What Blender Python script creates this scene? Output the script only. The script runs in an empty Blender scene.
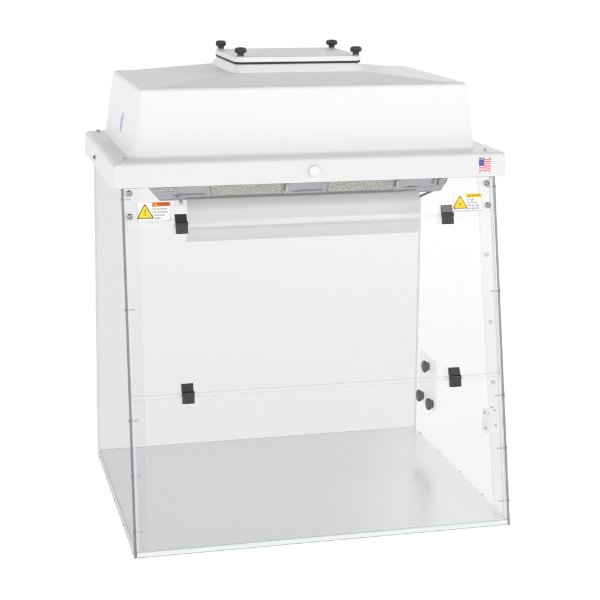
import bpy, bmesh, math
from mathutils import Vector, Matrix

S = bpy.context.scene
C = S.collection
PI = math.pi

# ------------------------------------------------------------------ sizes (metres)
W, D = 0.760, 0.584            # enclosure width, depth
ZS, ZT = 0.690, 0.739          # housing lip, housing flange top
SL = 0.142                     # set-back of the sloped front at the lip height
Y0 = 0.003                     # front edge of the side panels at the base
TB = 0.011                     # base thickness
TP = 0.005                     # sheet thickness

# ------------------------------------------------------------------ materials
def new_mat(name):
    m = bpy.data.materials.new(name); m.use_nodes = True
    nt = m.node_tree; nt.nodes.clear()
    out = nt.nodes.new('ShaderNodeOutputMaterial')
    return m, nt, out

def solid(name, col, rough=0.5, metal=0.0, spec=0.5, bump=0.0, bscale=300.0, var=0.0, vscale=20.0, coat=0.0, rvar=0.0):
    m, nt, out = new_mat(name)
    p = nt.nodes.new('ShaderNodeBsdfPrincipled')
    p.inputs['Base Color'].default_value = (*col, 1)
    p.inputs['Roughness'].default_value = rough
    p.inputs['Metallic'].default_value = metal
    p.inputs['Specular IOR Level'].default_value = spec
    p.inputs['Coat Weight'].default_value = coat
    tc = nt.nodes.new('ShaderNodeTexCoord')
    if bump:
        n = nt.nodes.new('ShaderNodeTexNoise'); n.inputs['Scale'].default_value = bscale
        n.inputs['Detail'].default_value = 3
        nt.links.new(tc.outputs['Object'], n.inputs['Vector'])
        b = nt.nodes.new('ShaderNodeBump'); b.inputs['Strength'].default_value = bump
        b.inputs['Distance'].default_value = 0.001
        nt.links.new(n.outputs['Fac'], b.inputs['Height'])
        nt.links.new(b.outputs['Normal'], p.inputs['Normal'])
    if var:
        n = nt.nodes.new('ShaderNodeTexNoise'); n.inputs['Scale'].default_value = vscale
        n.inputs['Detail'].default_value = 4
        nt.links.new(tc.outputs['Object'], n.inputs['Vector'])
        mx = nt.nodes.new('ShaderNodeMix'); mx.data_type = 'RGBA'
        mx.inputs['A'].default_value = (*[c * (1 - var) for c in col], 1)
        mx.inputs['B'].default_value = (*[min(1, c * (1 + var)) for c in col], 1)
        nt.links.new(n.outputs['Fac'], mx.inputs['Factor'])
        nt.links.new(mx.outputs['Result'], p.inputs['Base Color'])
    if rvar:      # faint wipe marks: gloss varies a little in long streaks
        mp = nt.nodes.new('ShaderNodeMapping'); mp.inputs['Scale'].default_value = (2.0, 9.0, 1.0); mp.inputs['Rotation'].default_value = (0, 0, 0.35)
        n = nt.nodes.new('ShaderNodeTexNoise'); n.inputs['Scale'].default_value = 2.2; n.inputs['Detail'].default_value = 6
        nt.links.new(tc.outputs['Object'], mp.inputs['Vector']); nt.links.new(mp.outputs['Vector'], n.inputs['Vector'])
        r = nt.nodes.new('ShaderNodeMapRange'); r.inputs['From Min'].default_value = 0.3; r.inputs['From Max'].default_value = 0.7
        r.inputs['To Min'].default_value = rough - rvar; r.inputs['To Max'].default_value = rough + rvar
        nt.links.new(n.outputs['Fac'], r.inputs['Value']); nt.links.new(r.outputs['Result'], p.inputs['Roughness'])
    nt.links.new(p.outputs['BSDF'], out.inputs['Surface'])
    return m

def clear(name, tint, refl=1.0, haze=0.0, hazecol=(0.9, 0.9, 0.9), rough=0.02, graze=0.5, f0=0.038):
    """Thin clear sheet: straight-through transmission with a Schlick reflection, optional slight haze."""
    m, nt, out = new_mat(name)
    t = nt.nodes.new('ShaderNodeBsdfTransparent'); t.inputs['Color'].default_value = (*tint, 1)
    g = nt.nodes.new('ShaderNodeBsdfGlossy'); g.inputs['Roughness'].default_value = rough
    g.inputs['Color'].default_value = (refl, refl, refl, 1)
    geo = nt.nodes.new('ShaderNodeNewGeometry')
    dot = nt.nodes.new('ShaderNodeVectorMath'); dot.operation = 'DOT_PRODUCT'
    nt.links.new(geo.outputs['Incoming'], dot.inputs[0]); nt.links.new(geo.outputs['Normal'], dot.inputs[1])
    ab = nt.nodes.new('ShaderNodeMath'); ab.operation = 'ABSOLUTE'; nt.links.new(dot.outputs['Value'], ab.inputs[0])
    on = nt.nodes.new('ShaderNodeMath'); on.operation = 'SUBTRACT'; on.inputs[0].default_value = 1; nt.links.new(ab.outputs[0], on.inputs[1])
    pw = nt.nodes.new('ShaderNodeMath'); pw.operation = 'POWER'; nt.links.new(on.outputs[0], pw.inputs[0]); pw.inputs[1].default_value = 5
    ma = nt.nodes.new('ShaderNodeMath'); ma.operation = 'MULTIPLY_ADD'; nt.links.new(pw.outputs[0], ma.inputs[0])
    ma.inputs[1].default_value = graze; ma.inputs[2].default_value = f0
    mix = nt.nodes.new('ShaderNodeMixShader')
    nt.links.new(ma.outputs[0], mix.inputs[0])
    base = t.outputs[0]
    if haze:
        d = nt.nodes.new('ShaderNodeBsdfDiffuse'); d.inputs['Color'].default_value = (*hazecol, 1)
        hm = nt.nodes.new('ShaderNodeMixShader'); hm.inputs[0].default_value = haze
        nt.links.new(t.outputs[0], hm.inputs[1]); nt.links.new(d.outputs[0], hm.inputs[2])
        base = hm.outputs[0]
    nt.links.new(base, mix.inputs[1]); nt.links.new(g.outputs[0], mix.inputs[2])
    nt.links.new(mix.outputs[0], out.inputs['Surface'])
    return m

M = {}
M['housing'] = solid('white_moulded_plastic', (0.82, 0.825, 0.83), 0.46, spec=0.28, bump=0.06, bscale=420, var=0.006, vscale=9)
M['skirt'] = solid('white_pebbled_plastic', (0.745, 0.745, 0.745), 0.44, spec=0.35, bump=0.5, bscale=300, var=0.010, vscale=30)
M['core'] = solid('base_cut_edge', (0.76, 0.795, 0.80), 0.4, var=0.01)
M['gap_shade'] = solid('grey_gap_shade', (0.34, 0.35, 0.36), 0.6)  # shade of the gap under the base, as a colour
M['lid'] = solid('white_lid_plastic', (0.80, 0.805, 0.81), 0.46, spec=0.25, bump=0.08, bscale=380)
M['gasket'] = solid('black_rubber', (0.015, 0.017, 0.019), 0.65)
M['knob'] = solid('black_knob_plastic', (0.022, 0.024, 0.026), 0.42, bump=0.1, bscale=500)
M['hinge'] = solid('black_hinge_plastic', (0.030, 0.027, 0.028), 0.20, bump=0.05, bscale=400)
M['base'] = solid('white_base_sheet', (0.93, 0.945, 0.965), 0.23, spec=0.6, rvar=0.012, var=0.006, vscale=6, bump=0.02, bscale=200)
M['clear'] = clear('clear_acrylic', (0.984, 0.985, 0.985))
M['side'] = clear('clear_acrylic_side', (0.944, 0.945, 0.943), graze=0.12, f0=0.012)
M['back'] = clear('clear_acrylic_back', (0.886, 0.886, 0.882), graze=0.25, f0=0.008, rough=0.12)
M['flange'] = clear('clear_acrylic_flange', (0.945, 0.951, 0.965))
M['edge'] = clear('acrylic_cut_edge', (0.34, 0.345, 0.37), haze=0.50, hazecol=(0.27, 0.275, 0.305), rough=0.15)
M['edge_light'] = clear('acrylic_polished_edge', (0.98, 0.98, 0.98), haze=0.35, hazecol=(0.95, 0.96, 0.97), rough=0.08)
M['edge_line'] = clear('acrylic_sheet_edge', (0.72, 0.725, 0.735), haze=0.22, hazecol=(0.58, 0.60, 0.61), rough=0.1)
M['rail'] = clear('clear_acrylic_rail', (0.985, 0.985, 0.985), haze=0.14, hazecol=(0.95, 0.96, 0.97))
M['rail_edge'] = clear('acrylic_rail_edge', (0.50, 0.51, 0.52), haze=0.4, hazecol=(0.36, 0.37, 0.38), rough=0.1)
M['core_shaded'] = solid('base_edge_shaded', (0.48, 0.49, 0.495), 0.5)  # cut edge again, shade put into its colour against the ground glow
M['steel'] = solid('stainless_steel', (0.52, 0.51, 0.50), 0.22, metal=1.0)
M['steel_dark'] = solid('dull_steel', (0.34, 0.33, 0.32), 0.28, metal=1.0)
M['nylon'] = clear('clear_nylon_screw', (0.86, 0.87, 0.89), haze=0.42, hazecol=(0.80, 0.81, 0.84), rough=0.15)
M['screw_grey'] = solid('grey_screw', (0.42, 0.42, 0.44), 0.35, metal=0.4)
M['alu'] = solid('aluminium_sheet', (0.36, 0.37, 0.39), 0.16, metal=0.95, var=0.05, vscale=14, bump=0.03, bscale=160)
M['reflector'] = solid('satin_aluminium', (0.70, 0.705, 0.705), 0.34, metal=0.2, var=0.02, vscale=8)
M['plate'] = clear('pale_blue_plate', (0.975, 0.982, 0.995), haze=0.16, hazecol=(0.92, 0.94, 0.98), rough=0.2, graze=0.1)
M['cap'] = solid('white_cap', (0.80, 0.80, 0.80), 0.4)
M['cord'] = solid('black_cord', (0.05, 0.05, 0.052), 0.5)
M['paper'] = solid('label_white', (0.90, 0.90, 0.90), 0.5)
M['ink'] = solid('label_black', (0.03, 0.03, 0.03), 0.6)
M['ink_grey'] = solid('label_grey', (0.30, 0.30, 0.38), 0.6)
M['orange'] = solid('label_orange', (0.78, 0.17, 0.028), 0.5)
M['yellow'] = solid('label_yellow', (0.90, 0.66, 0.015), 0.5)
M['amber'] = solid('label_amber', (0.84, 0.50, 0.02), 0.5)
M['tri_edge'] = solid('label_triangle_edge', (0.16, 0.09, 0.01), 0.5)
M['tri_edge_b'] = solid('label_triangle_edge_amber', (0.36, 0.19, 0.012), 0.5)
M['red'] = solid('flag_red', (0.78, 0.055, 0.05), 0.5)
M['blue'] = solid('flag_blue', (0.035, 0.06, 0.32), 0.5)
M['logo'] = solid('logo_blue', (0.42, 0.49, 0.73), 0.5)

def mesh_filter_mat():
    m, nt, out = new_mat('woven_filter_mesh')
    p = nt.nodes.new('ShaderNodeBsdfPrincipled'); p.inputs['Roughness'].default_value = 0.45; p.inputs['Metallic'].default_value = 0.3
    tc = nt.nodes.new('ShaderNodeTexCoord')
    v = nt.nodes.new('ShaderNodeTexVoronoi'); v.inputs['Scale'].default_value = 620; v.feature = 'DISTANCE_TO_EDGE'
    n = nt.nodes.new('ShaderNodeTexNoise'); n.inputs['Scale'].default_value = 520; n.inputs['Detail'].default_value = 2
    nt.links.new(tc.outputs['Object'], v.inputs['Vector']); nt.links.new(tc.outputs['Object'], n.inputs['Vector'])
    r = nt.nodes.new('ShaderNodeValToRGB')
    r.color_ramp.elements[0].position = 0.32; r.color_ramp.elements[0].color = (0.24, 0.235, 0.20, 1)
    r.color_ramp.elements[1].position = 0.68; r.color_ramp.elements[1].color = (0.80, 0.79, 0.71, 1)
    nt.links.new(n.outputs['Fac'], r.inputs['Fac']); nt.links.new(r.outputs['Color'], p.inputs['Base Color'])
    b = nt.nodes.new('ShaderNodeBump'); b.inputs['Strength'].default_value = 0.7; b.inputs['Distance'].default_value = 0.001
    nt.links.new(v.outputs['Distance'], b.inputs['Height']); nt.links.new(b.outputs['Normal'], p.inputs['Normal'])
    nt.links.new(p.outputs[0], out.inputs['Surface'])
    return m
M['mesh'] = mesh_filter_mat()

# ------------------------------------------------------------------ mesh builder
class MB:
    def __init__(self): self.v = []; self.f = []; self.m = []; self.mats = []
    def mi(self, mat):
        if mat not in self.mats: self.mats.append(mat)
        return self.mats.index(mat)
    def add(self, vs, fs, mat, T=None):
        b = len(self.v); i = self.mi(mat)
        self.v += [tuple(T @ Vector(p)) if T is not None else tuple(p) for p in vs]
        for f in fs: self.f.append([b + k for k in f]); self.m.append(i)
    def box(self, x0, x1, y0, y1, z0, z1, mat, T=None, edge=None):
        """edge = (material, axes): faces whose normal is along those axes take that material"""
        vs = [(x, y, z) for x in (x0, x1) for y in (y0, y1) for z in (z0, z1)]
        fs = {'x': [(0, 1, 3, 2), (4, 6, 7, 5)], 'y': [(0, 4, 5, 1), (2, 3, 7, 6)], 'z': [(0, 2, 6, 4), (1, 5, 7, 3)]}
        b = len(self.v)
        self.v += [tuple(T @ Vector(p)) if T is not None else p for p in vs]
        for ax, ff in fs.items():
            mm = edge[0] if edge and ax in edge[1] else mat
            for f in ff: self.f.append([b + k for k in f]); self.m.append(self.mi(mm))
    def lathe(self, prof, mat, T=None, n=24, lobes=0, amp=0.0):
        """profile (r, h) turned round the local z axis"""
        vs = []; fs = []
        for r, h in prof:
            for k in range(n):
                a = 2 * PI * k / n
                rr = r * (1 + amp * math.cos(lobes * a)) if lobes else r
                vs.append((rr * math.cos(a), rr * math.sin(a), h))
        for j in range(len(prof) - 1):
            for k in range(n):
                fs.append((j * n + k, j * n + (k + 1) % n, (j + 1) * n + (k + 1) % n, (j + 1) * n + k))
        fs.append(tuple(reversed(range(n)))); fs.append(tuple((len(prof) - 1) * n + k for k in range(n)))
        self.add(vs, fs, mat, T)
    def loops(self, loops, mat, cap0=True, cap1=True, T=None):
        n = len(loops[0]); vs = [p for l in loops for p in l]; fs = []
        for j in range(len(loops) - 1):
            for k in range(n):
                fs.append((j * n + k, j * n + (k + 1) % n, (j + 1) * n + (k + 1) % n, (j + 1) * n + k))
        if cap0: fs.append(tuple(reversed(range(n))))
        if cap1: fs.append(tuple((len(loops) - 1) * n + k for k in range(n)))
        self.add(vs, fs, mat, T)
    def poly(self, pts, h, mat, T=None):
        """flat polygon (x, y) of height h extruded from 0"""
        n = len(pts)
        self.loops([[(x, y, 0) for x, y in pts], [(x, y, h) for x, y in pts]], mat, T=T)
    def tube(self, path, r, mat, n=10, T=None):
        path = [Vector(p) for p in path]; loops = []
        for i, p in enumerate(path):
            d = (path[min(i + 1, len(path) - 1)] - path[max(i - 1, 0)]).normalized()
            a = d.orthogonal().normalized() if i == 0 else (a - d * a.dot(d)).normalized()
            b = d.cross(a)
            loops.append([tuple(p + a * r * math.cos(2 * PI * k / n) + b * r * math.sin(2 * PI * k / n)) for k in range(n)])
        self.loops(loops, mat, T=T)
    def text(self, s, size, x, y, z, mat, T=None, align='LEFT', sx=1.0, bold=0.0):
        cu = bpy.data.curves.new('t', 'FONT'); cu.body = s; cu.size = size; cu.align_x = align; cu.align_y = 'CENTER'
        cu.extrude = 0.00004; cu.offset = bold; cu.resolution_u = 3
        o = bpy.data.objects.new('t', cu); C.objects.link(o)
        dg = bpy.context.evaluated_depsgraph_get(); dg.update()
        me = bpy.data.meshes.new_from_object(o.evaluated_get(dg))
        self.add([(x + p.co.x * sx, y + p.co.y, z + p.co.z) for p in me.vertices], [tuple(p.vertices) for p in me.polygons], mat, T)
        bpy.data.objects.remove(o); bpy.data.curves.remove(cu); bpy.data.meshes.remove(me)
    def build(self, name, parent=None, smooth=35, bevel=0.0, seg=2, wn=False, solidify=0.0):
        me = bpy.data.meshes.new(name); me.from_pydata(self.v, [], self.f)
        for mt in self.mats: me.materials.append(M[mt])
        me.polygons.foreach_set('material_index', self.m)
        bm = bmesh.new(); bm.from_mesh(me); bmesh.ops.recalc_face_normals(bm, faces=bm.faces); bm.to_mesh(me); bm.free()
        if smooth:
            me.polygons.foreach_set('use_smooth', [True] * len(me.polygons))
            me.set_sharp_from_angle(angle=math.radians(smooth))
        o = bpy.data.objects.new(name, me); C.objects.link(o)
        if parent is not None: o.parent = parent
        if solidify:
            s = o.modifiers.new('shell', 'SOLIDIFY'); s.thickness = solidify; s.offset = -1
        if bevel:
            b = o.modifiers.new('edges', 'BEVEL'); b.width = bevel; b.segments = seg; b.limit_method = 'ANGLE'; b.angle_limit = math.radians(40)
            wn = True
        if wn:
            w = o.modifiers.new('normals', 'WEIGHTED_NORMAL'); w.keep_sharp = True
        return o

def dup(src, parent, T):
    o = src.copy(); C.objects.link(o); o.parent = parent; o.matrix_local = T
    return o

def rrect(x0, x1, y0, y1, r, z, n=6):
    r = max(r, 0.0005); out = []
    for cx, cy, a0 in ((x1 - r, y1 - r, 0), (x0 + r, y1 - r, 90), (x0 + r, y0 + r, 180), (x1 - r, y0 + r, 270)):
        for k in range(n + 1):
            a = math.radians(a0 + 90 * k / n)
            out.append((cx + r * math.cos(a), cy + r * math.sin(a), z))
    return out

# frame of the sloped front: local x = world x, local y = up the slope, local z = outward
ev = Vector((0, SL - Y0, ZS)).normalized()
en = Vector((1, 0, 0)).cross(ev)            # outward: (0,-,+)
def front(x=0.0, d=0.0, off=0.0):
    m = Matrix.Identity(4)
    for i in range(3):
        m[i][0] = (1, 0, 0)[i]; m[i][1] = ev[i]; m[i][2] = en[i]
        m[i][3] = (x, Y0, 0)[i] + ev[i] * d + en[i] * off
    return m
def axes(origin, ax, ay, az):
    m = Matrix.Identity(4)
    for i in range(3):
        m[i][0] = ax[i]; m[i][1] = ay[i]; m[i][2] = az[i]; m[i][3] = origin[i]
    return m
def to(o, x, y, z): return Matrix.Translation((x, y, z))

# ------------------------------------------------------------------ the thing
hood = bpy.data.objects.new('fume_hood', None); C.objects.link(hood)
hood['label'] = 'white ductless fume hood with clear panels, black hinges and a moulded top, alone on white'
hood['category'] = 'fume hood'

# ---- moulded housing: lip, skirt, flange, tapered dome, hipped roof, collar
XL, XR, YF, YB = -0.0185, 0.7788, 0.1255, 0.6030
def skirt(ins, z, r): return rrect(XL + ins, XR - ins, YF + ins, YB - ins, r, z)
L = []
L.append(skirt(0.0012, ZS, 0.008)); L.append(skirt(0.0002, ZS + 0.0008, 0.009)); L.append(skirt(0.0, ZS + 0.002, 0.009))
L.append(skirt(0.0010, ZT - 0.0080, 0.009))
for a in (15, 35, 55, 75, 90):
    a = math.radians(a); L.append(skirt(0.0010 + 0.0080 * (1 - math.cos(a)), ZT - 0.0080 + 0.0080 * math.sin(a), 0.009))
HX0, HX1, HY0, HY1 = 0.0270, 0.7325, 0.1840, 0.5935       # dome foot
ZH = 0.8725
HH = ZH - ZT
TX0, TX1, TY0, TY1 = 0.0430, 0.7185, 0.1950, 0.5885       # dome shoulder
def dome(t, out=0.0, z=None, r=0.014):
    l = lambda a, b: a + (b - a) * t
    return rrect(l(HX0, TX0) - out, l(HX1, TX1) + out, l(HY0, TY0) - out, l(HY1, TY1) + out, r, ZT + HH * t if z is None else z)
rf = 0.0065
for a in (0, 22, 45, 68, 90):
    a = math.radians(a); L.append(dome(0.0, rf * (1 - math.sin(a)), ZT + 0.0002 + rf * (1 - math.cos(a))))
rc = 0.008
t1 = (HH - rc) / HH
L.append(dome(0.5)); L.append(dome(t1))
for a in (18, 36, 54, 72, 88):
    a = math.radians(a); L.append(dome(1.0, -rc * (1 - math.cos(a)) * 0.9, ZH - rc + rc * math.sin(a), 0.014 - 0.004 * math.sin(a)))
ins = rc * 0.9
L.append(rrect(TX0 + ins + 0.040, TX1 - ins - 0.034, TY0 + ins + 0.0015, TY1 - ins - 0.0015, 0.010, ZH + 0.0012))
CX0, CX1, CY0, CY1 = 0.2400, 0.5155, 0.2480, 0.4850
ZC = 0.8940
L.append(rrect(CX0 - 0.004, CX1 + 0.004, CY0 - 0.004, CY1 + 0.004, 0.020, ZC))
L.append(rrect(CX0 - 0.001, CX1 + 0.001, CY0 - 0.001, CY1 + 0.001, 0.018, ZC + 0.0010))
L.append(rrect(CX0, CX1, CY0, CY1, 0.018, ZC + 0.003))
LX0, LX1, LY0, LY1 = 0.2455, 0.5110, 0.2540, 0.4700
ZG = 0.9115
L.append(rrect(LX0 + 0.003, LX1 - 0.003, LY0 + 0.003, LY1 - 0.002, 0.018, ZG - 0.001))
L.append(rrect(LX0 + 0.004, LX1 - 0.004, LY0 + 0.004, LY1 - 0.003, 0.017, ZG))
mb = MB(); mb.loops(L, 'housing', cap0=False, cap1=True)
cover = mb.build('housing_cover', hood, smooth=28, wn=True, solidify=0.003)
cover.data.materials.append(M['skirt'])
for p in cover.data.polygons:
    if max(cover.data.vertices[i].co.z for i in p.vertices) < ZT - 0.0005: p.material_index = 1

# hex-head bolts with washers on the flange and the ends
def bolt_mb():
    b = MB()
    b.lathe([(0.0058, 0), (0.0060, 0.0004), (0.0058, 0.0010), (0.0040, 0.0011)], 'steel', n=24)
    b.lathe([(0.0042, 0.001), (0.0042, 0.0034), (0.0036, 0.0042), (0.0018, 0.0045)], 'steel_dark', n=6)
    return b
bolt = bolt_mb().build('bolt', cover); bolt.location = (0.0105, 0.1700, ZT)
for p in ((0.0100, 0.5840, ZT), (0.7440, 0.1570, ZT), (0.7490, 0.5840, ZT)):
    dup(bolt, cover, to(None, *p))
dup(bolt, cover, axes((XL + 0.0004, 0.402, 0.7095), (0, 1, 0), (0, 0, 1), (-1, 0, 0)) if False else axes((XL + 0.0004, 0.402, 0.7095), (0, 1, 0), (0, 0, -1), (-1, 0, 0)))
dup(bolt, cover, axes((XR - 0.0004, 0.402, 0.7095), (0, 1, 0), (0, 0, 1), (1, 0, 0)))

# white plug in the skirt
FS = axes((0, YF, 0), (1, 0, 0), (0, 0, 1), (0, -1, 0))         # skirt front: local x, z-up, outward
b = MB(); T = axes((0.3760, YF + 0.0006, 0.7140), (1, 0, 0), (0, 0, 1), (0, -1, 0))
b.lathe([(0.0100, 0), (0.0104, 0.0050), (0.0100, 0.0064), (0.0088, 0.0072), (0.0050, 0.0078)], 'cap', T, n=32)
b.build('plug_cap', cover)

# flag sticker with the words above and below
b = MB(); fx, fz, fw, fh = 0.7186, 0.7015, 0.0255, 0.0240
T = axes((0, YF + 0.00045, 0), (1, 0, 0), (0, 0, 1), (0, -1, 0))
b.box(fx - 0.0008, fx + fw + 0.0008, fz - 0.0046, fz + fh + 0.0044, 0, 0.0003, 'paper', T)
for k in range(13):
    z0 = fz + fh * k / 13; z1 = fz + fh * (k + 1) / 13
    if k % 2 == 0: b.box(fx, fx + fw, z0, z1, 0.0003, 0.0005, 'red', T)
b.box(fx, fx + fw * 0.42, fz + fh * 6 / 13, fz + fh, 0.0004, 0.0007, 'blue', T)
for r in range(5):
    for c in range(6 if r % 2 == 0 else 5):
        sx_ = fx + fw * 0.42 * ((c + 0.5 + (0.5 if r % 2 else 0)) / 6); sz = fz + fh * (6 / 13 + 7 / 13 * (r + 0.5) / 5)
        b.poly([(sx_ + 0.00042 * math.cos(a * PI / 5 + PI / 2) * (1 if a % 2 == 0 else 0.45), sz + 0.00042 * math.sin(a * PI / 5 + PI / 2) * (1 if a % 2 == 0 else 0.45)) for a in range(10)], 0.0001, 'paper', T @ Matrix.Translation((0, 0, 0.0007)))
b.text('MADE', 0.0044, fx + 0.0002, fz + fh + 0.0022, 0.0005, 'blue', T, bold=0.0001, sx=1.1)
b.text('IN', 0.0044, fx + fw - 0.0002, fz + fh + 0.0022, 0.0005, 'red', T, align='RIGHT', bold=0.0001, sx=1.1)
for k, ch in enumerate('USA'):
    b.text(ch, 0.0046, fx + fw * (0.1 + 0.4 * k), fz - 0.0024, 0.0005, ('blue', 'red', 'red')[k] if False else 'red', T, align='CENTER', bold=0.0001)
b.build('flag_sticker', cover, smooth=0)

# slender blue emblem on the left end of the dome
slope = (TX0 - HX0) / HH
nl = Vector((-1, 0, slope)).normalized(); ul = Vector((slope, 0, 1)).normalized()
T = axes((HX0 + (0.787 - ZT) * slope - 0.0004, 0.360, 0.787), (0, -1, 0), tuple(ul), tuple(nl))
b = MB()
b.poly([(-0.006, -0.021), (0.0055, -0.019), (0.0065, 0.021), (-0.004, 0.017)], 0.0006, 'logo', T)
b.poly([(-0.017, -0.014), (-0.010, -0.017), (-0.008, 0.012), (-0.015, 0.008)], 0.0006, 'logo', T)
b.build('emblem_sticker', cover, smooth=0)

# ---- access lid on the collar
b = MB()
b.loops([rrect(LX0 + 0.001, LX1 - 0.001, LY0 + 0.001, LY1 - 0.001, 0.018, ZG + 0.0036), rrect(LX0, LX1, LY0, LY1, 0.019, ZG + 0.0046),
         rrect(LX0, LX1, LY0, LY1, 0.019, ZG + 0.0125), rrect(LX0 + 0.0006, LX1 - 0.0006, LY0 + 0.0006, LY1 - 0.0006, 0.0185, ZG + 0.0138),
         rrect(LX0 + 0.002, LX1 - 0.002, LY0 + 0.002, LY1 - 0.002, 0.018, ZG + 0.0145)], 'lid')
lid = b.build('access_lid', hood, smooth=50, wn=True)
b = MB(); b.loops([rrect(LX0 + 0.0005, LX1 - 0.0005, LY0 + 0.0005, LY1 - 0.0005, 0.0185, ZG + 0.0001), rrect(LX0 + 0.0005, LX1 - 0.0005, LY0 + 0.0005, LY1 - 0.0005, 0.0185, ZG + 0.0037)], 'gasket')
b.build('gasket', lid)
def lid_knob():
    b = MB()
    b.lathe([(0.0064, 0), (0.0064, 0.0020), (0.0058, 0.0022), (0.0056, 0.0060)], 'steel_dark', n=24)
    b.lathe([(0.0066, 0.0022), (0.0066, 0.0068), (0.0074, 0.0074)], 'knob', n=24)
    b.lathe([(0.0078, 0.0072), (0.0098, 0.0084), (0.0108, 0.0108), (0.0106, 0.0148), (0.0096, 0.0170), (0.0066, 0.0184), (0.0030, 0.0188)], 'knob', n=60, lobes=6, amp=0.13)
    return b
ZL = ZG + 0.0145
k0 = lid_knob().build('knob', lid); k0.location = (0.2590, 0.2640, ZL)
for i, p in enumerate(((0.2575, 0.4540), (0.4985, 0.4440), (0.4970, 0.2450 + 0.012))):
    dup(k0, lid, Matrix.Translation((p[0], p[1], ZL)) @ Matrix.Rotation(0.35 * (i + 1), 4, 'Z'))

# ---- clear side panels with their screws
def side(x0, x1, name):
    y1 = D; zt = ZS + 0.030
    yt = Y0 + (SL - Y0) * zt / ZS
    prof = [(Y0, 0.0), (y1, 0.0), (y1, zt), (yt, zt)]
    b = MB()
    vs = [(x0, y, z) for y, z in prof] + [(x1, y, z) for y, z in prof]
    b.add(vs, [(0, 1, 2, 3), (7, 6, 5, 4)], 'side')
    b.add(vs, [(3, 7, 4, 0)], 'edge')
    b.add(vs, [(0, 4, 5, 1), (1, 5, 6, 2), (2, 6, 7, 3)], 'edge_line')
    return b.build(name, hood, smooth=0)
left = side(0.0, TP, 'side_panel'); right = side(W - TP, W, 'side_panel')
# nylon screws through the side sheet into the front frame (head outside, shank visible inside)
def screw_mb():
    b = MB()
    b.lathe([(0.0026, 0), (0.0034, 0.0004), (0.0034, 0.0016), (0.0022, 0.0026)], 'nylon', n=16)
    b.lathe([(0.0015, -0.019), (0.0017, -0.018), (0.0017, 0.0)], 'nylon', n=12)
    return b
sc0 = None
for d in (0.6806, 0.4697, 0.2594, 0.1536, 0.0482):
    p = Vector((0, Y0, 0)) + ev * d - en * 0.0045
    TLm = axes((-0.0002, p.y, p.z), (0, 1, 0), (0, 0, -1), (-1, 0, 0))
    TRm = axes((W + 0.0002, p.y, p.z), (0, 1, 0), (0, 0, 1), (1, 0, 0))
    if sc0 is None:
        sc0 = screw_mb().build('screw', left); sc0.matrix_local = TLm
    else: dup(sc0, left, TLm)
    dup(sc0, right, TRm)
b = MB(); b.lathe([(0.0020, 0), (0.0024, 0.0003), (0.0024, 0.0010), (0.0016, 0.0016)], 'screw_grey', n=14)
bs0 = None
for y in (0.018, 0.155, 0.290, 0.418, 0.553):
    TLm = axes((-0.0001, y, 0.0050), (0, 1, 0), (0, 0, -1), (-1, 0, 0))
    if bs0 is None: bs0 = b.build('screw', left); bs0.matrix_local = TLm
    else: dup(bs0, left, TLm)
    dup(bs0, right, axes((W + 0.0001, y, 0.0050), (0, 1, 0), (0, 0, 1), (1, 0, 0)))

# ---- back and base
b = MB(); b.box(TP + 0.0002, W - TP - 0.0002, D - TP, D - 0.0005, TB + 0.0002, ZS + 0.028, 'back', edge=('edge_light', 'xz')); b.build('back_panel', hood, smooth=0)
b = MB(); b.box(TP + 0.0002, W - TP - 0.0002, 0.0035, D, 0.0010, TB, 'base', edge=('core', 'xy'))
base = b.build('base_panel', hood, smooth=30, bevel=0.0010)
base.data.materials.append(M['core_shaded'])
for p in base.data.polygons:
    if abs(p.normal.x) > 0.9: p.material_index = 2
b = MB(); b.box(TP + 0.0012, W - TP - 0.0012, 0.0045, D - 0.001, -0.0004, 0.0010, 'gap_shade'); b.build('gap_shade_strip', base, smooth=0)  # added dark strip standing in for the shaded gap below the base

# ---- frame strips down both sides of the front, with a polished corner bead
dT = 0.722
def strip(xa, xb, xa2, xb2, name, d0=0.0145):
    b = MB()
    vs = [(xa, d0, -0.0052), (xb, d0, -0.0052), (xb2, dT, -0.0052), (xa2, dT, -0.0052), (xa, d0, -0.0004), (xb, d0, -0.0004), (xb2, dT, -0.0004), (xa2, dT, -0.0004)]
    T = front()
    b.add(vs, [(0, 3, 2, 1), (4, 5, 6, 7)], 'flange', T)
    b.add(vs, [(1, 2, 6, 5), (3, 0, 4, 7), (0, 1, 5, 4), (2, 3, 7, 6)], 'edge_light', T)
    return b.build(name, hood, smooth=0)
fl = strip(0.0105, 0.0275, 0.0105, 0.0350, 'frame_strip'); fr = strip(0.7275, 0.7490, 0.7235, 0.7490, 'frame_strip')
def bead(xa, xb):
    b = MB(); b.box(xa, xb, 0.012, dT, -0.0060, -0.0003, 'edge_light', front()); return b.build('corner_bead', hood, smooth=0)
bead(TP + 0.0003, 0.0100); bead(0.7495, W - TP - 0.0003)
g = MB(); g.lathe([(0.0040, -0.0060), (0.0044, -0.0056), (0.0044, -0.0004), (0.0038, -0.0001)], 'nylon', n=20)
g0 = None
for x, d in ((0.7360, 0.5440), (0.7390, 0.4081), (0.7385, 0.2867)):
    if g0 is None: g0 = g.build('grommet', fr); g0.matrix_local = front(x, d)
    else: dup(g0, fr, front(x, d))
sm = MB(); sm.lathe([(0.0016, -0.0060), (0.0018, -0.0004), (0.0014, -0.0001)], 'screw_grey', n=12)
s0 = None
for x, d in ((0.7327, 0.2369), (0.7389, 0.2305), (0.7397, 0.2004)):
    if s0 is None: s0 = sm.build('screw', fr); s0.matrix_local = front(x, d)
    else: dup(s0, fr, front(x, d))

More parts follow.
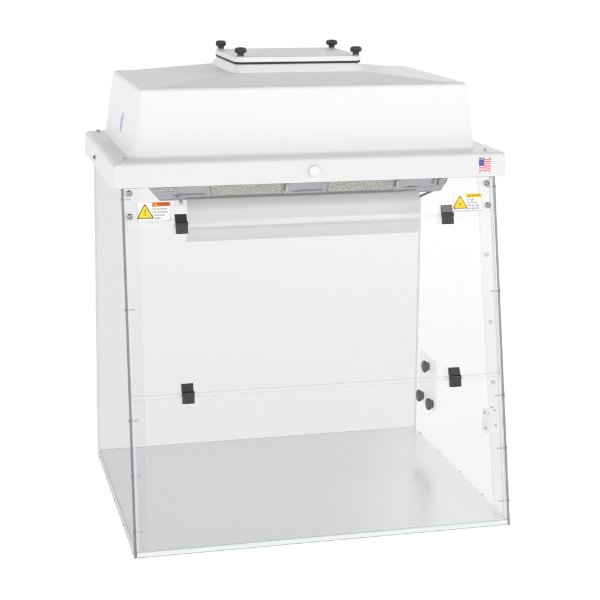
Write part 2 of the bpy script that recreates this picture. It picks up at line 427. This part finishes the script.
# ---- front sheets: fixed strip, hinged door, lower flap
def sheet(d0, d1, o0, name, ea='yx'):
    b = MB(); b.box(0.0030, W - 0.0090, d0, d1, o0, o0 + 0.0036, 'clear', front(), edge=('edge_line', ea))
    return b.build(name, hood, smooth=0)
panel = sheet(0.6225, 0.722, 0.0045, 'front_panel')
door = sheet(0.2985, 0.6310, 0.0003, 'front_door')
flap = sheet(0.0128, 0.3060, 0.0045, 'front_flap')
def rail(d0, d1, par):
    b = MB(); b.box(0.0032, W - 0.0092, d0, d1, 0.0083, 0.0125, 'rail', front(), edge=('rail_edge' if par is panel else 'edge_line', 'y')); b.build('joint_rail', par, smooth=0)
rail(0.6222, 0.6312, panel); rail(0.2992, 0.3058, flap)
OP = 0.0081     # outer face of strip and flap

fb = MB()
fb.lathe([(0.0074, 0), (0.0076, 0.0004), (0.0074, 0.0012), (0.0058, 0.0013)], 'steel', n=32)
fb.lathe([(0.0056, 0.0012), (0.0056, 0.0028), (0.0048, 0.0044), (0.0034, 0.0052), (0.0026, 0.0052), (0.0022, 0.0030)], 'steel_dark', n=32)
f0 = None
for x, d in ((0.0142, 0.6920), (0.0140, 0.6478), (0.7385, 0.6880), (0.7390, 0.6440)):
    if f0 is None: f0 = fb.build('bolt', panel); f0.matrix_local = front(x, d, OP)
    else: dup(f0, panel, front(x, d, OP))

# ---- hinges
def hinge_mb():
    b = MB()
    # upper leaf a wedge that leans back towards the top, lower leaf a thicker block with a small tab
    b.loops([[(-0.0120, 0.0040, 0.0002), (0.0110, 0.0040, 0.0002), (0.0110, 0.0190, 0.0002), (-0.0120, 0.0190, 0.0002)],
             [(-0.0120, 0.0040, 0.0074), (0.0110, 0.0040, 0.0074), (0.0110, 0.0190, 0.0036), (-0.0120, 0.0190, 0.0036)]], 'hinge')
    b.box(-0.0112, 0.0120, -0.0190, -0.0034, 0.0002, 0.0086, 'hinge')
    b.box(-0.0012, 0.0012, -0.0192, -0.0120, 0.0086, 0.0094, 'hinge')
    T = axes((-0.0120, 0, 0.0058), (0, 1, 0), (0, 0, 1), (1, 0, 0))
    b.lathe([(0.0040, 0), (0.0046, 0.0006), (0.0046, 0.0238), (0.0040, 0.0244)], 'hinge', T, n=24)
    return b
h0 = hinge_mb().build('hinge', door, bevel=0.0010); h0.matrix_local = front(0.1112, 0.6300, OP + 0.0040)
dup(h0, door, front(0.6487, 0.6280, OP + 0.0040))
dup(h0, flap, front(0.1115, 0.3065, OP + 0.0040)); dup(h0, flap, front(0.6500, 0.3045, OP + 0.0040))

# ---- hazard labels on the fixed strip
def label(name, x, d, w, h, head, headmat, lines, trimat, edgemat, sun):
    b = MB(); T = front(x, d, OP + 0.0002)
    b.box(0, w, 0, h, 0, 0.0002, 'paper', T)
    for a in ((0.0012, w - 0.0012, 0.0012, 0.0017), (0.0012, w - 0.0012, h - 0.0017, h - 0.0012), (0.0012, 0.0017, 0.0012, h - 0.0012), (w - 0.0017, w - 0.0012, 0.0012, h - 0.0012), (w * 0.44, w * 0.44 + 0.0005, 0.0012, h - 0.0012)):
        b.box(*a, 0.0002, 0.0003, 'ink_grey', T)
    b.box(w * 0.45, w - 0.0013, h * 0.75, h - 0.0013, 0.0002, 0.00035, headmat, T)
    cx, cy, R = w * 0.225, h * 0.46, h * 0.40
    def tri(r, z, mat):
        pts = []
        for k in range(3):
            a = PI / 2 + k * 2 * PI / 3
            for j in (-1, 0, 1):
                aa = a + j * 0.5
                c = ((r - 0.0016) * math.cos(a), (r - 0.0016) * math.sin(a))
                pts.append((cx + c[0] + 0.0016 * math.cos(aa * 1.0 + j * 0.4), cy - R * 0.10 + c[1] + 0.0016 * math.sin(aa + j * 0.4)))
        b.poly(pts, 0.0001, mat, T @ Matrix.Translation((0, 0, z)))
    tri(R * 1.16, 0.00025, edgemat); tri(R * 0.94, 0.00040, trimat)
    if sun:
        ring = [(cx + 0.0032 * math.cos(k * PI / 8) * (1 if k % 2 else 0.62), cy - 0.0018 + 0.0032 * math.sin(k * PI / 8) * (1 if k % 2 else 0.62)) for k in range(16)]
        b.poly(ring, 0.0001, edgemat, T @ Matrix.Translation((0, 0, 0.00055)))
        b.lathe([(0.0011, 0), (0.0011, 0.0001)], trimat, T @ Matrix.Translation((cx, cy - 0.0018, 0.00065)), n=14)
    else:
        b.poly([(cx - 0.0010, cy + 0.0060), (cx + 0.0010, cy + 0.0060), (cx + 0.0005, cy - 0.0022), (cx - 0.0005, cy - 0.0022)][::-1], 0.0001, 'ink', T @ Matrix.Translation((0, 0, 0.00055)))
        b.lathe([(0.0010, 0), (0.0010, 0.0001)], 'ink', T @ Matrix.Translation((cx, cy - 0.0046, 0.00055)), n=14)
    tx = w * 0.50
    b.poly([(tx, h * 0.79), (tx + 0.0056, h * 0.79), (tx + 0.0028, h * 0.93)], 0.0001, 'amber' if not sun else 'tri_edge_b', T @ Matrix.Translation((0, 0, 0.0004)))
    b.text(head, 0.0056, tx + 0.0068, h * 0.855, 0.0005, 'ink', T, sx=0.80, bold=0.00008)
    n = len(lines)
    for i, s in enumerate(lines):
        b.text(s, 0.0056, w * 0.475, h * (0.64 - 0.155 * i), 0.0003, 'ink', T, sx=0.74)
    return b.build(name, panel, smooth=0)
label('warning_label', 0.0286, 0.6360, 0.0655, 0.0385, 'WARNING', 'orange', ('Do not operate', 'this unit without', 'carbon filters', 'installed'), 'yellow', 'tri_edge', False)
label('caution_label', 0.6660, 0.6325, 0.0610, 0.0370, 'CAUTION', 'yellow', ('UV Light', 'Do not look', 'directly at light', 'with open eyes'), 'yellow', 'tri_edge_b', True)

# ---- filter tray under the housing: pressed aluminium pan with mesh windows in its sloped front
def pan(x0, x1, y0, y1, z): return [(x0, y0, z), (x1, y0, z), (x1, y1, z), (x0, y1, z)]
b = MB()
PX0, PX1, PY0, PY1 = 0.0440, 0.7080, 0.2420, 0.5480
b.loops([pan(PX0 - 0.010, PX1 + 0.010, PY0 - 0.012, PY1 + 0.01, 0.7050), pan(PX0 - 0.010, PX1 + 0.010, PY0 - 0.012, PY1 + 0.01, 0.7020),
         pan(PX0, PX1 - 0.002, PY0 - 0.004, PY1, 0.6980), pan(PX0 + 0.046, PX1 - 0.022, PY0 + 0.006, PY1 - 0.02, 0.6435), pan(PX0 + 0.049, PX1 - 0.025, PY0 + 0.010, PY1 - 0.024, 0.6408)], 'alu')
tray = b.build('filter_tray', hood, smooth=20, bevel=0.0025)
def yfront(z): return (PY0 - 0.004) + 0.010 * (0.698 - z) / (0.698 - 0.6475)
def window(xa, xb):
    b = MB(); za, zb = 0.6500, 0.6920
    o = 0.0006
    ya, yb = yfront(za) - o, yfront(zb) - o
    def q(i, out): return [(xa + i + 0.006, ya - out, za + i * 0.6), (xb - i - 0.004, ya - out, za + i * 0.6), (xb - i, yb - out, zb - i * 0.6), (xa + i, yb - out, zb - i * 0.6)]
    b.loops([q(-0.004, 0.0), q(-0.002, 0.0020), q(-0.0005, 0.0020), q(0.0005, 0.0010)], 'alu', cap0=True, cap1=False)
    fr_ = b.build('window_frame', tray, smooth=20)
    m = MB(); m.add([tuple(p) for p in q(0.0, 0.0016)], [(0, 1, 2, 3)], 'mesh'); 
    mo = m.build('filter_mesh', tray, smooth=0)
    sd = mo.modifiers.new('thickness', 'SOLIDIFY'); sd.thickness = 0.001
window(0.1920, 0.3440); window(0.4350, 0.5790)
def boss(xa, xb):
    b = MB(); za, zb = 0.6500, 0.6960
    ya, yb = yfront(za) + 0.0005, yfront(zb) + 0.0005
    q = lambda i, out: [(xa + i, ya - out, za + i * 0.5), (xb - i, ya - out, za + i * 0.5), (xb - i, yb - out, zb), (xa + i, yb - out, zb)]
    b.loops([q(0, 0), q(0.012, 0.0075), q(0.015, 0.0085)], 'alu', cap0=False)
    b.build('pressed_boss', tray, smooth=45, bevel=0.0025, seg=3)
boss(0.1130, 0.1880); boss(0.3600, 0.4300); boss(0.5960, 0.6720)
def clip(x):
    b = MB()
    y = yfront(0.67) - 0.0085
    b.box(x - 0.0025, x + 0.0025, y, y + 0.006, 0.6520, 0.6900, 'steel')
    b.lathe([(0.0030, 0), (0.0034, 0.001), (0.0034, 0.007), (0.0020, 0.009)], 'steel', axes((x, y + 0.004, 0.6690), (1, 0, 0), (0, 0, 1), (0, -1, 0)), n=16)
    b.build('clip', tray, bevel=0.0008)
clip(0.3500); clip(0.5850); clip(0.6780)
# lamp holder showing at the left end of the tray
b = MB()
T = axes((0.0985, 0.2300, 0.6700), (0, 0, 1), (0, 1, 0), (1, 0, 0))
b.lathe([(0.0080, -0.012), (0.0088, -0.010), (0.0088, 0.000), (0.0066, 0.001), (0.0066, 0.006), (0.0090, 0.007), (0.0090, 0.014), (0.0075, 0.016)], 'steel', T, n=28)
b.build('lamp_holder', tray)
# small clear bracket with a grey peg beside the reflector
b = MB()
b.box(0.1180, 0.1400, 0.2330, 0.2370, 0.6330, 0.6480, 'flange', edge=('edge_line', 'xz'))
b.lathe([(0.0034, 0), (0.0040, 0.0004), (0.0040, 0.0090), (0.0030, 0.0100)], 'screw_grey', axes((0.1310, 0.2328, 0.6420), (1, 0, 0), (0, 0, 1), (0, -1, 0)), n=18)
b.build('clear_bracket', hood, smooth=30)

# ---- lamp reflector: bent sheet hung below the tray, with a rolled bead
prof = []
for k in range(25):
    t = k / 24; z = 0.6430 - 0.0865 * t
    y = 0.2400 + 0.013 * math.sin(PI * t) * -1 + 0.004 * t
    if 0.50 < t < 0.68: y -= 0.0050 * math.sin((t - 0.50) / 0.18 * PI)
    prof.append((y, z))
b = MB()
x0, x1 = 0.1445, 0.6330
ring = lambda x, ins=0: [(x, y, z) for y, z in prof] + [(x, y + 0.0016, z) for y, z in reversed(prof)]
b.loops([ring(x0), ring(x1)], 'reflector')
b.build('lamp_reflector', hood, smooth=50)
# mains lead from the tray down behind the reflector
b = MB()
pts = []
P0, P1, P2, P3 = [Vector(p) for p in ((0.7020, 0.262, 0.672), (0.6960, 0.258, 0.640), (0.6700, 0.256, 0.648), (0.6200, 0.254, 0.620))]
for k in range(21):
    t = k / 20; pts.append(P0 * (1 - t) ** 3 + P1 * 3 * t * (1 - t) ** 2 + P2 * 3 * t * t * (1 - t) + P3 * t ** 3)
b.tube(pts, 0.0024, 'cord'); b.build('power_cord', hood)

# ---- knob plate and small bracket on the right wall
XW = W - TP
b = MB(); T = axes((XW - 0.0003, 0, 0), (0, 1, 0), (0, 0, 1), (-1, 0, 0))
b.loops([[(p[0], p[1], 0.0) for p in rrect(0.4320, 0.5480, 0.0930, 0.2130, 0.020, 0)], [(p[0], p[1], 0.0045) for p in rrect(0.4320, 0.5480, 0.0930, 0.2130, 0.020, 0)]], 'plate', T=T)
plate = b.build('knob_plate', hood, smooth=40)
kb = MB()
kb.lathe([(0.0095, 0.0), (0.0100, 0.003), (0.0120, 0.0055), (0.0138, 0.0085), (0.0138, 0.0110), (0.0126, 0.0130), (0.0095, 0.0142), (0.0040, 0.0146)], 'knob', n=36)
kk = None
for y, z in ((0.4795, 0.1905), (0.5122, 0.1109), (0.4463, 0.1115)):
    T = axes((XW - 0.0048, y, z), (0, 1, 0), (0, 0, -1), (-1, 0, 0)) if False else axes((XW - 0.0048, y, z), (0, 0, 1), (0, 1, 0), (-1, 0, 0))
    if kk is None: kk = kb.build('knob', plate); kk.matrix_local = T
    else: dup(kk, plate, T)
b = MB(); b.box(XW - 0.0032, XW - 0.0003, 0.1150, 0.1480, 0.1520, 0.2010, 'edge_light'); br = b.build('wall_bracket', hood, smooth=0, bevel=0.0008)
b = MB(); b.lathe([(0.0026, 0), (0.0028, 0.0006), (0.0018, 0.0016)], 'steel_dark', n=14)
q0 = None
for y, z in ((0.1348, 0.1924), (0.1271, 0.1614)):
    T = axes((XW - 0.0033, y, z), (0, 0, 1), (0, 1, 0), (-1, 0, 0))
    if q0 is None: q0 = b.build('screw', br); q0.matrix_local = T
    else: dup(q0, br, T)

# ------------------------------------------------------------------ setting: plain white ground with an added glow
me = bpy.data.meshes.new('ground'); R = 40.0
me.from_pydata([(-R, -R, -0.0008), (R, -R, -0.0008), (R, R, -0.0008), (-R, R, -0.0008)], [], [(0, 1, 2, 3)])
gm, nt, out = new_mat('glowing_white_ground')
e = nt.nodes.new('ShaderNodeEmission'); e.inputs['Color'].default_value = (0.995, 1.0, 1.0, 1); e.inputs['Strength'].default_value = 1.0  # glow added to keep the ground white, not a real light source
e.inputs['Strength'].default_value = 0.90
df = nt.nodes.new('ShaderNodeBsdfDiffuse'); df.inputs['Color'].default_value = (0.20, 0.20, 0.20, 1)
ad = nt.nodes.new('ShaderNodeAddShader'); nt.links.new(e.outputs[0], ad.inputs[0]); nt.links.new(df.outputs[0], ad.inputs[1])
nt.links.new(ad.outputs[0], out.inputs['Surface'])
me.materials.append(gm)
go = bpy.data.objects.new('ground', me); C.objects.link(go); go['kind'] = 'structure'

# ------------------------------------------------------------------ light
w = bpy.data.worlds.new('World'); S.world = w; w.use_nodes = True
nt = w.node_tree; nt.nodes.clear()
out = nt.nodes.new('ShaderNodeOutputWorld'); bg = nt.nodes.new('ShaderNodeBackground')
tc = nt.nodes.new('ShaderNodeTexCoord'); sp = nt.nodes.new('ShaderNodeSeparateXYZ'); rp = nt.nodes.new('ShaderNodeValToRGB')
nt.links.new(tc.outputs['Generated'], sp.inputs[0]); nt.links.new(sp.outputs['Z'], rp.inputs['Fac'])
el = rp.color_ramp.elements
el[0].position = 0.0; el[0].color = (1, 1, 1, 1)
el[1].position = 1.0; el[1].color = (0.02, 0.02, 0.02, 1)
for p_, v_ in ((0.06, 1.0), (0.30, 1.82), (0.48, 1.55), (0.58, 0.18)):
    q_ = el.new(p_); q_.color = (v_, v_, v_, 1)
nt.links.new(rp.outputs['Color'], bg.inputs['Color']); bg.inputs['Strength'].default_value = 1.0
nt.links.new(bg.outputs[0], out.inputs['Surface'])

def area(name, loc, target, size, power, sy=None):
    l = bpy.data.lights.new(name, 'AREA'); l.energy = power; l.size = size
    if sy: l.shape = 'RECTANGLE'; l.size_y = sy
    o = bpy.data.objects.new(name, l); C.objects.link(o); o.location = loc
    o.rotation_euler = (Vector(target) - Vector(loc)).to_track_quat('-Z', 'Y').to_euler()
    return o
area('softbox', (-1.7, -2.3, 1.55), (0.35, 0.3, 0.5), 1.1, 5)
area('added_back_lamp', (2.0, 2.7, 1.25), (1.9, 2.5, 0.0), 1.3, 7)  # unseen lamp added to brighten the ground behind the right side
area('softbox', (1.25, -1.60, 2.05), (0.45, 0.2, 0.4), 0.6, 7.5)

# ------------------------------------------------------------------ camera
cam = bpy.data.cameras.new('camera'); co = bpy.data.objects.new('camera', cam); C.objects.link(co)
cam.sensor_width = 36; cam.lens = 88.6815; cam.shift_x = 0.05307; cam.shift_y = -0.19896; cam.clip_end = 200; cam.clip_start = 0.05
yaw, pitch, roll = 0.2334, -0.1672, 0.0067
fw = Vector((math.sin(yaw) * math.cos(pitch), math.cos(yaw) * math.cos(pitch), math.sin(pitch)))
rt = Vector((math.cos(yaw), -math.sin(yaw), 0)); up = rt.cross(fw)
r2 = math.cos(roll) * rt + math.sin(roll) * up; u2 = -math.sin(roll) * rt + math.cos(roll) * up
co.matrix_world = axes((-0.369, -2.6234, 1.1737), tuple(r2), tuple(u2), tuple(-fw))
S.camera = co

S.view_settings.view_transform = 'Standard'; S.view_settings.look = 'None'; S.view_settings.exposure = 0.08; S.view_settings.gamma = 1
S.render.engine = 'CYCLES'
S.cycles.max_bounces = 12; S.cycles.transparent_max_bounces = 48; S.cycles.use_denoising = True
S.cycles.caustics_reflective = False
